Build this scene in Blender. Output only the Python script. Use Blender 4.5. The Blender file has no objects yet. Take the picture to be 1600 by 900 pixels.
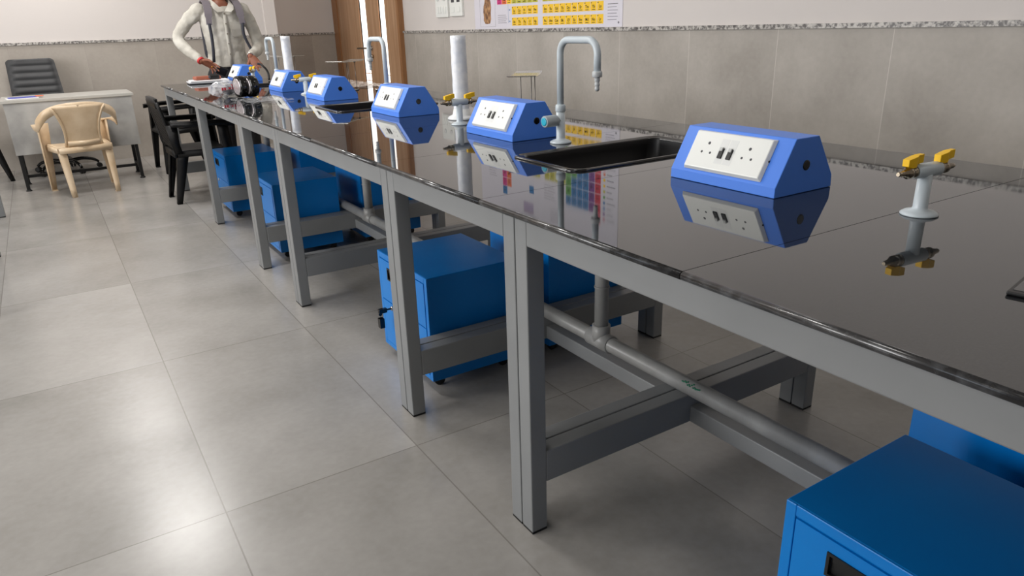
import bpy, bmesh, math, random
from mathutils import Vector, Matrix
S = bpy.context.scene
C = S.collection
R = math.radians
rnd = random.Random(7)

# ---------------------------------------------------------------- camera, light, exposure
F_PX, PITCH, ROLL, YAW, CAM_Z = 1116.3475, 0.3551371, -0.0300169, 0.5583132, 1.2892
fw = Vector((math.sin(YAW)*math.cos(PITCH), math.cos(YAW)*math.cos(PITCH), -math.sin(PITCH)))
rt = Vector((math.cos(YAW), -math.sin(YAW), 0)); up = rt.cross(fw)
r2 = rt*math.cos(ROLL)+up*math.sin(ROLL); u2 = -rt*math.sin(ROLL)+up*math.cos(ROLL)
cd = bpy.data.cameras.new('camera'); cam = bpy.data.objects.new('camera', cd); C.objects.link(cam)
cd.sensor_width = 36; cd.lens = F_PX*36/1600; cd.clip_start = 0.02
M = Matrix((r2, u2, -fw)).transposed().to_4x4(); M.translation = (0, 0, CAM_Z)
cam.matrix_world = M
S.camera = cam
S.view_settings.view_transform = 'Standard'; S.view_settings.look = 'None'
S.view_settings.exposure = 0.12; S.view_settings.gamma = 1; S.view_settings.use_curve_mapping = False
w = bpy.data.worlds.new('sky'); S.world = w; w.use_nodes = True
w.node_tree.nodes['Background'].inputs[0].default_value = (.75, .85, 1, 1)
w.node_tree.nodes['Background'].inputs[1].default_value = 1.0

XL, XR, YN, YB, ZC = -3.6, 3.52, -2.6, 9.0, 3.0      # room
WINS = [(-1.6, .6), (1.6, 3.8), (4.8, 7.0)]          # windows in the left wall
def area(name, loc, rot, sx, sy, power, col):
    l = bpy.data.lights.new(name, 'AREA'); l.shape = 'RECTANGLE'; l.size = sx; l.size_y = sy; l.energy = power; l.color = col
    o = bpy.data.objects.new(name, l); C.objects.link(o); o.location = loc; o.rotation_euler = rot
    return o
for i, (a, b) in enumerate(WINS):
    area('window_daylight', (XL-.02, (a+b)/2, 1.75), (0, R(-90), 0), 1.7, b-a-.1, (6, 84, 100)[i], (1, .98, .965))
CEIL_LIGHTS = [(x, y) for x in (-2.2, .3, 2.75) for y in (-1.0, 1.4, 3.8, 6.2, 8.4)]
for x, y in CEIL_LIGHTS:
    area('ceiling_lamp', (x, y, ZC-.03), (0, 0, 0), .56, .56, {-1.0: 1, 1.4: 7, 3.8: 28, 6.2: 40, 8.4: 20}[y] if x == .3 else 2.5, (1, .97, .94))

# ---------------------------------------------------------------- materials
def lin(c): return tuple(((v/255)/12.92 if v/255 <= .04045 else ((v/255+.055)/1.055)**2.4) for v in c)+(1,)
def mat(name, col, rough=.5, metal=0, spec=.5, emit=0, alpha=1, trans=0, coat=0):
    m = bpy.data.materials.new(name); m.use_nodes = True
    b = m.node_tree.nodes['Principled BSDF']
    c = lin(col) if max(col) > 1 else tuple(col)+(1,)
    b.inputs['Base Color'].default_value = c
    b.inputs['Roughness'].default_value = rough; b.inputs['Metallic'].default_value = metal
    b.inputs['Specular IOR Level'].default_value = spec
    b.inputs['Coat Weight'].default_value = coat
    if emit: b.inputs['Emission Color'].default_value = c; b.inputs['Emission Strength'].default_value = emit
    b.inputs['Alpha'].default_value = alpha; b.inputs['Transmission Weight'].default_value = trans
    return m
def N(m, t, **k):
    n = m.node_tree.nodes.new(t)
    for a, v in k.items(): setattr(n, a, v)
    return n
def L(m, a, b): m.node_tree.links.new(a, b)
def bs(m): return m.node_tree.nodes['Principled BSDF']
def math_n(m, op, a, b=None, c=None):
    n = N(m, 'ShaderNodeMath', operation=op)
    for i, v in enumerate((a, b, c)):
        if v is None: continue
        if isinstance(v, (int, float)): n.inputs[i].default_value = v
        else: L(m, v, n.inputs[i])
    return n.outputs[0]
def noise_mix(m, c1, c2, scale=5, detail=6, lo=.35, hi=.65, vec=None, rough=None, bump=0, dist=0, stretch=None):
    """two tones of the surface mixed by noise in object space"""
    tc = N(m, 'ShaderNodeTexCoord'); n = N(m, 'ShaderNodeTexNoise')
    n.inputs['Scale'].default_value = scale; n.inputs['Detail'].default_value = detail; n.inputs['Distortion'].default_value = dist
    src = tc.outputs['Object']
    if stretch:
        mp = N(m, 'ShaderNodeMapping'); mp.inputs['Scale'].default_value = stretch; L(m, src, mp.inputs[0]); src = mp.outputs[0]
    L(m, src, n.inputs['Vector'])
    r = N(m, 'ShaderNodeValToRGB'); r.color_ramp.elements[0].position = lo; r.color_ramp.elements[1].position = hi
    r.color_ramp.elements[0].color = lin(c1); r.color_ramp.elements[1].color = lin(c2)
    L(m, n.outputs['Fac'], r.inputs[0]); L(m, r.outputs[0], bs(m).inputs['Base Color'])
    if rough:
        mr = N(m, 'ShaderNodeMapRange'); mr.inputs[3].default_value = rough[0]; mr.inputs[4].default_value = rough[1]
        L(m, n.outputs['Fac'], mr.inputs[0]); L(m, mr.outputs[0], bs(m).inputs['Roughness'])
    if bump:
        b = N(m, 'ShaderNodeBump'); b.inputs['Strength'].default_value = bump; b.inputs['Distance'].default_value = .002
        L(m, n.outputs['Fac'], b.inputs['Height']); L(m, b.outputs[0], bs(m).inputs['Normal'])
    return n, r

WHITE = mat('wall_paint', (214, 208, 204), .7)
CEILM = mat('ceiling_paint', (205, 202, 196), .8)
WALLD = mat('wall_paint_darkened', (170, 166, 160), .8)  # unseen walls, darkened to cut bounced light and raise contrast

def joint_line(m, coord, off, pitch, wdt):
    """1 on a joint line, 0 elsewhere, along one coordinate"""
    a = math_n(m, 'SUBTRACT', coord, off); a = math_n(m, 'DIVIDE', a, pitch); a = math_n(m, 'FRACT', a)
    a = math_n(m, 'SUBTRACT', a, .5); a = math_n(m, 'ABSOLUTE', a)
    return math_n(m, 'GREATER_THAN', a, .5-wdt/pitch/2)
def cell(m, coord, off, pitch):
    a = math_n(m, 'SUBTRACT', coord, off); a = math_n(m, 'DIVIDE', a, pitch); return math_n(m, 'FLOOR', a)
def tile_mat(name, c1, c2, cj, ax, ay, ox, px, oy, py, rough, wdt=.004, scale=2.0, bumpy=.05):
    m = mat(name, c1, .4)
    tc = N(m, 'ShaderNodeTexCoord'); sp = N(m, 'ShaderNodeSeparateXYZ'); L(m, tc.outputs['Object'], sp.inputs[0])
    X, Y = sp.outputs[ax], sp.outputs[ay]
    cb = N(m, 'ShaderNodeCombineXYZ'); L(m, cell(m, X, ox, px), cb.inputs[0]); L(m, cell(m, Y, oy, py), cb.inputs[1])
    wn = N(m, 'ShaderNodeTexWhiteNoise'); L(m, cb.outputs[0], wn.inputs['Vector'])
    ad = N(m, 'ShaderNodeVectorMath', operation='MULTIPLY_ADD'); L(m, wn.outputs['Color'], ad.inputs[0]); ad.inputs[1].default_value = (9, 9, 9); L(m, tc.outputs['Object'], ad.inputs[2])
    n1 = N(m, 'ShaderNodeTexNoise'); n1.inputs['Scale'].default_value = scale; n1.inputs['Detail'].default_value = 5; n1.inputs['Roughness'].default_value = .55
    L(m, ad.outputs[0], n1.inputs['Vector'])
    n2 = N(m, 'ShaderNodeTexNoise'); n2.inputs['Scale'].default_value = 38; n2.inputs['Detail'].default_value = 5; L(m, ad.outputs[0], n2.inputs['Vector'])
    f = math_n(m, 'MULTIPLY_ADD', n1.outputs['Fac'], .8, math_n(m, 'MULTIPLY', n2.outputs['Fac'], .2))
    f = math_n(m, 'ADD', f, math_n(m, 'MULTIPLY', math_n(m, 'SUBTRACT', wn.outputs['Value'], .5), .10))
    r = N(m, 'ShaderNodeValToRGB'); r.color_ramp.elements[0].position = .28; r.color_ramp.elements[1].position = .72
    r.color_ramp.elements[0].color = lin(c2); r.color_ramp.elements[1].color = lin(c1); L(m, f, r.inputs[0])
    j = math_n(m, 'MAXIMUM', joint_line(m, X, ox, px, wdt), joint_line(m, Y, oy, py, wdt))
    mj = N(m, 'ShaderNodeMix', data_type='RGBA'); L(m, math_n(m, 'MULTIPLY', j, .75), mj.inputs[0]); L(m, r.outputs[0], mj.inputs[6]); mj.inputs[7].default_value = lin(cj)
    L(m, mj.outputs[2], bs(m).inputs['Base Color'])
    bs(m).inputs['Roughness'].default_value = (rough[0]+rough[1])/2
    b = N(m, 'ShaderNodeBump'); b.inputs['Strength'].default_value = bumpy; b.inputs['Distance'].default_value = .002
    L(m, math_n(m, 'SUBTRACT', n2.outputs['Fac'], j), b.inputs['Height']); L(m, b.outputs[0], bs(m).inputs['Normal'])
    return m
FLOOR = tile_mat('floor_tile', (173, 170, 166), (141, 138, 133), (118, 113, 108), 0, 1, .192, .6, 1.886, 1.197, (.20, .30))
DADO_R = tile_mat('wall_tile_side', (188, 182, 174), (158, 152, 144), (206, 201, 194), 1, 2, .08, .67, -.6, 2.4, (.45, .6), .004, 2.4)
DADO_B = tile_mat('wall_tile_back', (180, 173, 164), (157, 149, 140), (150, 143, 136), 0, 2, -.2, .67, -.6, 2.4, (.45, .6), .002, 2.0)
TRIM = mat('granite_trim', (150, 148, 144), .35); noise_mix(TRIM, (90, 86, 84), (198, 194, 188), 60, 4, .4, .6)

SLAB = mat('black_granite', (16, 16, 17), .03, spec=.95)
def _slab():
    m = SLAB; tc = N(m, 'ShaderNodeTexCoord')
    n = N(m, 'ShaderNodeTexNoise'); n.inputs['Scale'].default_value = 3.5; n.inputs['Detail'].default_value = 8; L(m, tc.outputs['Object'], n.inputs['Vector'])
    mr = N(m, 'ShaderNodeMapRange'); mr.inputs[1].default_value = .45; mr.inputs[2].default_value = .8; mr.inputs[3].default_value = .02; mr.inputs[4].default_value = .07
    L(m, n.outputs['Fac'], mr.inputs[0]); L(m, mr.outputs[0], bs(m).inputs['Roughness'])
    n2 = N(m, 'ShaderNodeTexNoise'); n2.inputs['Scale'].default_value = 260; n2.inputs['Detail'].default_value = 2; L(m, tc.outputs['Object'], n2.inputs['Vector'])
    r = N(m, 'ShaderNodeValToRGB'); r.color_ramp.elements[0].position = .45; r.color_ramp.elements[1].position = .75
    r.color_ramp.elements[0].color = lin((26, 28, 31)); r.color_ramp.elements[1].color = lin((48, 50, 53)); L(m, n2.outputs['Fac'], r.inputs[0]); L(m, r.outputs[0], bs(m).inputs['Base Color'])
_slab()
SLABEDGE = mat('black_granite_edge', (52, 53, 55), .2, spec=.8); noise_mix(SLABEDGE, (34, 34, 36), (84, 86, 89), 40, 6, .45, .8, bump=.06)  # lighter than the slab: the rounded edge's highlight is put into the colour
JOINTF = mat('joint_filler', (24, 24, 25), .5)
FRAME = mat('grey_frame_paint', (134, 138, 139), .38, spec=.45); noise_mix(FRAME, (128, 130, 131), (136, 138, 139), 3, 3)
RUBBER = mat('black_rubber', (18, 18, 18), .6)
CAB = mat('blue_cabinet_paint', (0, 108, 186), .28, spec=.4); noise_mix(CAB, (0, 120, 204), (1, 126, 210), 4, 3, bump=.02)
CABIN = mat('cabinet_recess', (10, 12, 14), .5)
BOXB = mat('blue_box_paint', (76, 132, 232), .38, spec=.4)
PLATE = mat('white_plastic', (236, 238, 234), .25)
PLATE2 = mat('socket_hole', (60, 62, 66), .5)
PANELG = mat('clear_window', (228, 230, 228), .2)
BLACK = mat('black_plastic', (14, 14, 15), .42)
BLACKS = mat('black_gloss', (10, 10, 10), .12)
SINK = mat('black_sink', (9, 9, 10), .15, spec=.6)
SINKIN = mat('black_sink_inside', (6, 6, 7), .4, spec=.3)
EPOXY = mat('light_grey_epoxy', (196, 206, 212), .3)
CHROME = mat('chrome', (190, 184, 176), .18, metal=1)
BRASSY = mat('nickel_brass', (170, 158, 140), .25, metal=1)
YELLOW = mat('yellow_plastic', (255, 202, 10), .4)
CYAN = mat('cyan_cap', (20, 170, 200), .3)
PVC = mat('grey_pvc', (150, 150, 148), .3); noise_mix(PVC, (138, 138, 136), (160, 160, 158), 9, 5, rough=(.22, .45))
WRAP = mat('white_wrap', (222, 226, 234), .3, spec=.6); noise_mix(WRAP, (224, 229, 238), (244, 246, 250), 30, 4, bump=.25)
GLASSP = mat('plate_steel', (200, 198, 190), .2, metal=.8)
WOOD = mat('door_wood', (176, 138, 104), .45); noise_mix(WOOD, (164, 124, 90), (188, 152, 120), 2.2, 8, .3, .7, stretch=(14, 14, .6))
WOOD2 = mat('door_frame_wood', (150, 104, 64), .45); noise_mix(WOOD2, (140, 96, 58), (162, 116, 76), 2.2, 8, .3, .7, stretch=(14, 14, .6))
WOODEDGE = mat('wood_edge', (214, 160, 118), .4)
LITGLASS = mat('lit_glass', (255, 250, 244), .3, emit=1.6)
DESKTOP = mat('desk_top', (176, 174, 168), .4)
DESKP = mat('desk_concrete_laminate', (150, 149, 147), .45); noise_mix(DESKP, (122, 122, 121), (176, 175, 172), 3.5, 8, .3, .7)
CHAIRBLK = mat('black_chair_plastic', (9, 9, 10), .5, spec=.35)
BEIGE = mat('beige_plastic', (226, 194, 148), .35); noise_mix(BEIGE, (206, 180, 146), (226, 204, 174), 7, 4)
LEATHER = mat('office_leather', (52, 53, 55), .45)
PAPER = mat('paper', (232, 230, 232), .6)
REDORANGE = mat('orange_card', (226, 96, 40), .5)
BLUEPEN = mat('blue_folder', (70, 80, 170), .5)

# ---------------------------------------------------------------- mesh helpers
def V(*a): return Vector(a)
def box(bm, x0, x1, y0, y1, z0, z1, mi=0):
    vs = [bm.verts.new((x, y, z)) for x in (x0, x1) for y in (y0, y1) for z in (z0, z1)]
    for q in ((0, 1, 3, 2), (4, 6, 7, 5), (0, 4, 5, 1), (2, 3, 7, 6), (0, 2, 6, 4), (1, 5, 7, 3)):
        f = bm.faces.new([vs[i] for i in q]); f.material_index = mi
def loft(bm, rings, mi=0, cap=True, closed=False, smooth=True):
    vr = [[bm.verts.new(p) for p in r] for r in rings]
    n = len(vr[0]); k = len(vr)
    for i in range(k if closed else k-1):
        a, b = vr[i], vr[(i+1) % k]
        for j in range(n):
            f = bm.faces.new((a[j], a[(j+1) % n], b[(j+1) % n], b[j])); f.material_index = mi; f.smooth = smooth
    if cap and not closed:
        for r in (vr[0][::-1], vr[-1]):
            f = bm.faces.new(r); f.material_index = mi
def tube(bm, pts, rad, n=14, mi=0, cap=True, flat=None):
    """round tube along points; rad a number or a list; flat=(k, axis) squashes the section"""
    pts = [Vector(p) for p in pts]
    if not isinstance(rad, (list, tuple)): rad = [rad]*len(pts)
    t0 = (pts[1]-pts[0]).normalized(); a = t0.orthogonal().normalized(); rings = []
    for i, p in enumerate(pts):
        t = (pts[min(i+1, len(pts)-1)]-pts[max(i-1, 0)]).normalized()
        a = (a-t*a.dot(t)).normalized(); b = t.cross(a)
        ring = []
        for j in range(n):
            d = (a*math.cos(2*math.pi*j/n)+b*math.sin(2*math.pi*j/n))*rad[i]
            if flat: ax = Vector(flat[1]).normalized(); d -= ax*d.dot(ax)*(1-flat[0])
            ring.append(p+d)
        rings.append(ring)
    loft(bm, rings, mi, cap)
def lathe(bm, prof, c=(0, 0, 0), n=28, mi=0, axis=None):
    c = Vector(c); q = Matrix.Identity(3) if axis is None else Vector((0, 0, 1)).rotation_difference(Vector(axis)).to_matrix()
    loft(bm, [[c+q@Vector((r*math.cos(2*math.pi*j/n), r*math.sin(2*math.pi*j/n), z)) for j in range(n)] for r, z in prof], mi)
def band(bm, secs, mi=0, smooth=True):
    """flat bar: secs = (centre, half width vector, half thickness vector)"""
    rings = []
    for c, a, b in secs:
        c, a, b = Vector(c), Vector(a), Vector(b); rings.append([c-a-b, c+a-b, c+a+b, c-a+b])
    loft(bm, rings, mi, smooth=smooth)
def prism(bm, pts, d, mi=0):
    """polygon points extruded by vector d"""
    d = Vector(d); a = [bm.verts.new(p) for p in pts]; b = [bm.verts.new(Vector(p)+d) for p in pts]; n = len(a)
    f = bm.faces.new(a[::-1]); f.material_index = mi; f = bm.faces.new(b); f.material_index = mi
    for i in range(n): f = bm.faces.new((a[i], a[(i+1) % n], b[(i+1) % n], b[i])); f.material_index = mi
def sphere(bm, c, r, mi=0, n=16):
    r = (r, r, r) if isinstance(r, (int, float)) else r
    k = bmesh.ops.create_uvsphere(bm, u_segments=n, v_segments=n//2+2, radius=1, matrix=Matrix.Translation(c)@Matrix.Diagonal((*r, 1)))
    for v in k['verts']:
        for f in v.link_faces: f.material_index = mi; f.smooth = True
def obj(name, bm, mats, parent=None, bevel=0, seg=2, loc=None, smooth=False):
    bmesh.ops.recalc_face_normals(bm, faces=bm.faces)
    me = bpy.data.meshes.new(name); bm.to_mesh(me); bm.free()
    for m in (mats if isinstance(mats, (list, tuple)) else [mats]): me.materials.append(m)
    o = bpy.data.objects.new(name, me); C.objects.link(o)
    if parent: o.parent = parent
    if loc: o.location = loc
    if bevel:
        b = o.modifiers.new('bevel', 'BEVEL'); b.width = bevel; b.segments = seg; b.limit_method = 'ANGLE'; b.angle_limit = R(40); b.harden_normals = False
    if smooth:
        for p in me.polygons: p.use_smooth = True
    return o
def NB(): return bmesh.new()
def tag(o, label, cat, group=None, kind=None):
    if label: o['label'] = label
    if cat: o['category'] = cat
    if group: o['group'] = group
    if kind: o['kind'] = kind
    return o
def thing(name, label, cat, loc=(0, 0, 0), rz=0, group=None):
    o = bpy.data.objects.new(name, None); o.empty_display_size = .05; C.objects.link(o); o.location = loc; o.rotation_euler = (0, 0, rz)
    return tag(o, label, cat, group)
def struct(name, bm, m, parent=None):
    o = obj(name, bm, m, parent)
    if not parent: o['kind'] = 'structure'
    return o
def dup(root, label=None, loc=None, rz=None, group=None, parent=None):
    c = root.copy(); C.objects.link(c)
    if parent: c.parent = parent
    if label: c['label'] = label
    if group: c['group'] = group
    if loc is not None: c.location = loc
    if rz is not None: c.rotation_euler = (0, 0, rz)
    for ch in list(root.children): dup(ch, parent=c)
    return c
def text_mesh(bm, s, size, mtx, mi, bold=0):
    cu = bpy.data.curves.new('t', 'FONT'); cu.body = s; cu.size = size; cu.align_x = 'CENTER'; cu.resolution_u = 2; cu.offset = bold
    o = bpy.data.objects.new('t', cu); me = bpy.data.meshes.new_from_object(o)
    n0 = len(bm.faces); nv = len(bm.verts); bm.from_mesh(me); bm.verts.ensure_lookup_table(); bm.faces.ensure_lookup_table()
    for v in bm.verts[nv:]: v.co = mtx@v.co
    for f in bm.faces[n0:]: f.material_index = mi
    bpy.data.objects.remove(o); bpy.data.curves.remove(cu); bpy.data.meshes.remove(me)

# ---------------------------------------------------------------- room
ZT = 1.217
YR = 9.85            # the deeper recess beside the door
bm = NB(); box(bm, XL-.2, XR+.2, YN-.2, YR+.2, -.1, 0); struct('floor', bm, FLOOR)
bm = NB(); box(bm, XL-.2, XR+.2, YN-.2, YR+.2, ZC, ZC+.1); struct('ceiling', bm, CEILM)
bm = NB(); box(bm, XR+.012, XR+.2, YN-.2, YR+.2, 0, ZC); struct('wall_right', bm, WHITE)
bm = NB(); box(bm, XR, XR+.012, YN, 7.77, 0, ZT); struct('trim_1', bm, DADO_R)
bm = NB(); box(bm, XR-.012, XR+.012, YN, 7.77, ZT, ZT+.024); o = struct('trim_2', bm, TRIM)
bm = NB(); box(bm, XL, 2.345, YB+.012, YR+.2, 0, ZC); struct('wall_back', bm, WHITE)
bm = NB(); box(bm, 2.345, 2.477, YB-.03, YR+.2, 0, ZC); struct('wall_corner', bm, WHITE)
bm = NB(); box(bm, 2.477, XR+.012, YR+.012, YR+.2, 0, ZC); struct('wall_recess', bm, WHITE)
bm = NB(); box(bm, XL, 2.36, YB, YB+.012, 0, ZT); box(bm, 2.335, 2.49, YB-.042, YB-.03, 0, ZT); struct('trim_3', bm, DADO_B)
bm = NB(); box(bm, 2.477, XR, YR, YR+.012, 0, ZT); box(bm, 2.477, 2.489, YB-.03, YR, 0, ZT); struct('trim_4', bm, DADO_B)
bm = NB(); box(bm, XL, 2.335, YB-.012, YB+.012, ZT, ZT+.024); box(bm, 2.325, 2.5, YB-.054, YB-.03, ZT, ZT+.024); box(bm, 2.489, XR, YR-.012, YR+.012, ZT, ZT+.024); struct('trim_5', bm, TRIM)
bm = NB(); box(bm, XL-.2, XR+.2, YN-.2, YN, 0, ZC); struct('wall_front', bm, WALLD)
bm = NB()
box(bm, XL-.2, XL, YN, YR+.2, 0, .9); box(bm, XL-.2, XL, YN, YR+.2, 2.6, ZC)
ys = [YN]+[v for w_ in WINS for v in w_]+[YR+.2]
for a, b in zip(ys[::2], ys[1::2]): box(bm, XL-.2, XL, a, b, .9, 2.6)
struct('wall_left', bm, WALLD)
for i, (a, b) in enumerate(WINS):
    bm = NB(); t = .05
    box(bm, XL-.1, XL-.05, a, b, .9, .9+t); box(bm, XL-.1, XL-.05, a, b, 2.6-t, 2.6)
    for y in (a, (a+b)/2-t/2, b-t): box(bm, XL-.1, XL-.05, y, y+t, .9, 2.6)
    struct('window_%d' % (i+1), bm, mat('window_frame_white', (225, 225, 225), .4))

# door on the right wall, with two lit glass strips
bm = NB(); box(bm, XR-.05, XR+.012, 7.74, 7.79, 0, 2.35); box(bm, XR-.05, XR+.012, 9.68, 9.85, 0, 2.35); box(bm, XR-.05, XR+.012, 7.79, 9.68, 2.25, 2.35)
door = struct('door_1', bm, WOOD2)
segs = [(7.79, 8.14), (8.31, 8.71), (8.92, 9.68)]
bm = NB()
for a, b in segs: box(bm, XR-.035, XR+.012, a, b, 0, 2.25)
obj('door_leaf', bm, WOOD, door)
bm = NB()
for a, b in ((8.14, 8.31), (8.71, 8.92)): box(bm, XR-.02, XR+.012, a, b, 0.5, 2.25)
obj('glass_strip', bm, LITGLASS, door)
bm = NB()
for a in (8.31, 8.92): box(bm, XR-.037, XR-.019, a, a+.02, .0, 2.25)
for z in (.66, .745):
    for a, b in ((8.14, 8.31), (8.71, 8.92)): box(bm, XR-.024, XR-.019, a, b, z, z+.008)
obj('strip_edging', bm, WOODEDGE, door)
bm = NB(); box(bm, XR-.02, XR+.012, 8.14, 8.31, 0, .5); box(bm, XR-.02, XR+.012, 8.71, 8.92, 0, .5); obj('lower_panel', bm, WOOD, door)
bm = NB(); tube(bm, [(XR-.03, 8.62, 1.05), (XR-.085, 8.62, 1.05), (XR-.09, 8.70, 1.05), (XR-.09, 8.95, 1.045)], .011, 10); lathe(bm, [(.028, 0), (.028, .008)], (XR-.035, 8.62, 1.05), 20, 0, (-1, 0, 0))
obj('door_handle', bm, CHROME, door)
bm = NB(); lathe(bm, [(.02, 0), (.02, .03)], (XR-.035, 8.6, .955), 20, 0, (-1, 0, 0)); obj('lock', bm, BRASSY, door)

# light panels in the ceiling
lp = None
for i, (x, y) in enumerate(CEIL_LIGHTS):
    if lp is None:
        lp = thing('ceiling_light', 'square flush white ceiling light panel', 'light', (x, y, ZC), 0, 'square ceiling light panels')
        bm = NB()
        for a in ((-.3, .3, -.3, -.285), (-.3, .3, .285, .3), (-.3, -.285, -.285, .285), (.285, .3, -.285, .285)): box(bm, *a, -.028, 0)
        obj('frame', bm, mat('light_frame', (235, 235, 235), .4), lp)
        bm = NB(); box(bm, -.285, .285, -.285, .285, -.012, 0); obj('diffuser', bm, mat('light_diffuser', (255, 250, 244), .4, emit=1.0), lp)
    else: dup(lp, loc=(x, y, ZC))

# wall switch plates
def switch_plate(y0, y1, z0, z1, label, kind):
    t = thing('switch_plate', label, 'switch', (XR, (y0+y1)/2, z0))
    h = (y1-y0)/2; H = z1-z0
    bm = NB(); box(bm, -.012, .012, -h, h, 0, H); obj('cover_plate', bm, PLATE, t, .004)
    if kind:
        for s in (-1, 1):
            bm = NB(); lathe(bm, [(.022, 0), (.022, .006), (.016, .008)], (-.011, s*h*.5, H*.66), 20, 0, (-1, 0, 0)); obj('socket', bm, PANELG, t)
        for k in range(4):
            bm = NB(); y = (k-1.5)*h*.4; box(bm, -.018, -.011, y-.018, y+.018, H*.14, H*.38); obj('rocker_switch', bm, PLATE, t, .002)
    else:
        for s in (-1, 1):
            bm = NB(); y = s*h*.45; box(bm, -.017, -.011, y-.03, y+.03, H*.14, H*.34); obj('rocker_switch', bm, PLATE, t, .002)
            bm = NB(); box(bm, -.0128, -.0115, y-.03, y+.03, H*.48, H*.84)
            for dy, dz in ((0, .03), (-.012, 0), (.012, 0)): box(bm, -.0135, -.0115, y+dy-.004, y+dy+.004, H*.6+dz-.004, H*.6+dz+.004)
            obj('socket', bm, PLATE2, t)
    return t
switch_plate(6.65, 6.91, 1.36, 1.62, 'white wall plate with round sockets beside the wooden door', True)
switch_plate(6.36, 6.61, 1.365, 1.625, 'white wall plate nearer the periodic table poster', False)

# ---------------------------------------------------------------- periodic table poster
def poster():
    mats = [mat('poster_paper', (222, 219, 228), .35), mat('ink_pink', (214, 52, 132), .4), mat('ink_orange', (232, 112, 62), .4), mat('ink_yellow', (252, 204, 44), .4),
            mat('ink_olive', (196, 190, 60), .4), mat('ink_green', (92, 158, 62), .4), mat('ink_blue', (44, 120, 178), .4), mat('ink_purple', (122, 62, 140), .4),
            mat('ink_red', (206, 36, 66), .4), mat('ink_black', (40, 34, 28), .5), mat('ink_grey', (120, 118, 126), .5), mat('mineral_brown', (140, 98, 70), .6), mat('ink_pale', (176, 160, 190), .4)]
    noise_mix(mats[11], (92, 58, 44), (196, 150, 104), 28, 6, .35, .65)
    bm = NB(); X0 = XR+.008
    box(bm, X0, XR+.0118, 4.085, 6.155, ZT+.026, 2.30, 0)
    def rect(yl, yr, z0, z1, mi, d=.0008): box(bm, X0-d, X0, min(yl, yr), max(yl, yr), z0, z1, mi)
    def col(c): return (5.755-.0789*(c-1), 5.755-.0789*c) if c <= 8 else (5.059-.0769*(c-9), 5.059-.0769*(c-8))
    def txt(s, y, z, size, mi=9, bold=0):
        m4 = Matrix(((0, 0, -1, X0-.0016), (-1, 0, 0, y), (0, 1, 0, z), (0, 0, 0, 1)))
        text_mesh(bm, s, size, m4, mi, bold)
    def elem(s, c, z1, h, mi):
        a, b = col(c); g = .0025
        rect(a-g, b+g, z1-h+g, z1-g, mi)
        txt(s, (a+b)/2, z1-h*.66, h*.42, 9, .0006)
        rect(a-.02, b+.02, z1-h+h*.14, z1-h+h*.2, 9, .0014); rect(a-.008, a-.018, z1-h*.22, z1-h*.12, 9, .0014)
    rows = [['H']+['']*16+['He'], ['Li', 'Be']+['']*10+['B', 'C', 'N', 'O', 'F', 'Ne'], ['Na', 'Mg']+['']*10+['Al', 'Si', 'P', 'S', 'Cl', 'Ar'],
            'K Ca Sc Ti V Cr Mn Fe Co Ni Cu Zn Ga Ge As Se Br Kr'.split(), 'Rb Sr Y Zr Nb Mo Tc Ru Rh Pd Ag Cd In Sn Sb Te I Xe'.split(),
            'Cs Ba La Hf Ta W Re Os Ir Pt Au Hg Tl Pb Bi Po At Rn'.split(), 'Fr Ra Ac Rf Db Sg Bh Hs Mt Ds Rg Cn Nh Fl Mc Lv Ts Og'.split()]
    for r, row in enumerate(rows):
        for c, s in enumerate(row, 1):
            if not s: continue
            if s == 'H': k = 6
            elif c == 1: k = 1
            elif c == 2: k = 2
            elif c == 3 and r >= 5: k = 3
            elif c <= 12: k = 4
            elif c == 18: k = 8
            elif c == 17: k = 7
            elif (c == 13 and r >= 2) or (c == 14 and r >= 4) or (c == 15 and r >= 5): k = 5
            else: k = 6
            elem(s, c, 2.013-.0818*r, .0818, k)
    for z1, ss in ((1.423, 'La Ce Pr Nd Pm Sm Eu Gd Tb Dy Ho Er Tm Yb Lu'), (1.334, 'Ac Th Pa U Np Pu Am Cm Bk Cf Es Fm Md No Lr')):
        for i, s in enumerate(ss.split()): elem(s, 4+i, z1, .070, 3)
    # title, key, small print, connecting lines
    txt('PERIODIC TABLE OF THE ELEMENTS', 5.1, 2.16, .085, 9, .001)
    for i, k in enumerate((8, 7, 6, 6, 5, 4, 3, 3, 2, 1)): rect(4.262, 4.238, 1.95-i*.045, 1.972-i*.045, k); rect(4.22, 4.12+.02*(i % 3), 1.957-i*.045, 1.963-i*.045, 10)
    for i in range(6): rect(4.245, 4.135+.012*(i % 2), 1.395-i*.021, 1.3985-i*.021, 10 if i else 9)
    for i in range(5): rect(5.745, 5.615-.01*(i % 3), 1.352-i*.0155, 1.355-i*.0155, 10)
    for i in range(9): rect(6.0, 5.86+.015*(i % 3), 1.86-i*.022, 1.863-i*.022, 10)
    for i in range(6): rect(5.07, 4.9+.015*(i % 3), 1.93-i*.024, 1.933-i*.024, 10); rect(4.98, 4.84, 2.12-i*.02, 2.123-i*.02, 10)
    rect(5.30, 5.23, 1.86, 1.93, 6); rect(5.40, 5.24, 2.02, 2.12, 12); rect(5.40, 5.24, 2.11, 2.12, 2)
    rect(5.575, 5.5735, 1.29, 1.44, 6); rect(5.575, 5.535, 1.395, 1.3965, 6); rect(5.575, 5.535, 1.302, 1.3035, 6)
    for z in (1.388, 1.296): rect(5.556, 5.547, z, z+.012, 6)
    # picture of a brown mineral in a thin frame
    rect(6.055, 5.79, 1.262, 1.2632, 10); rect(6.055, 5.79, 1.62, 1.6212, 10); rect(6.0555, 6.0545, 1.262, 1.62, 10); rect(5.7905, 5.7895, 1.262, 1.62, 10)
    pts = []
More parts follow.
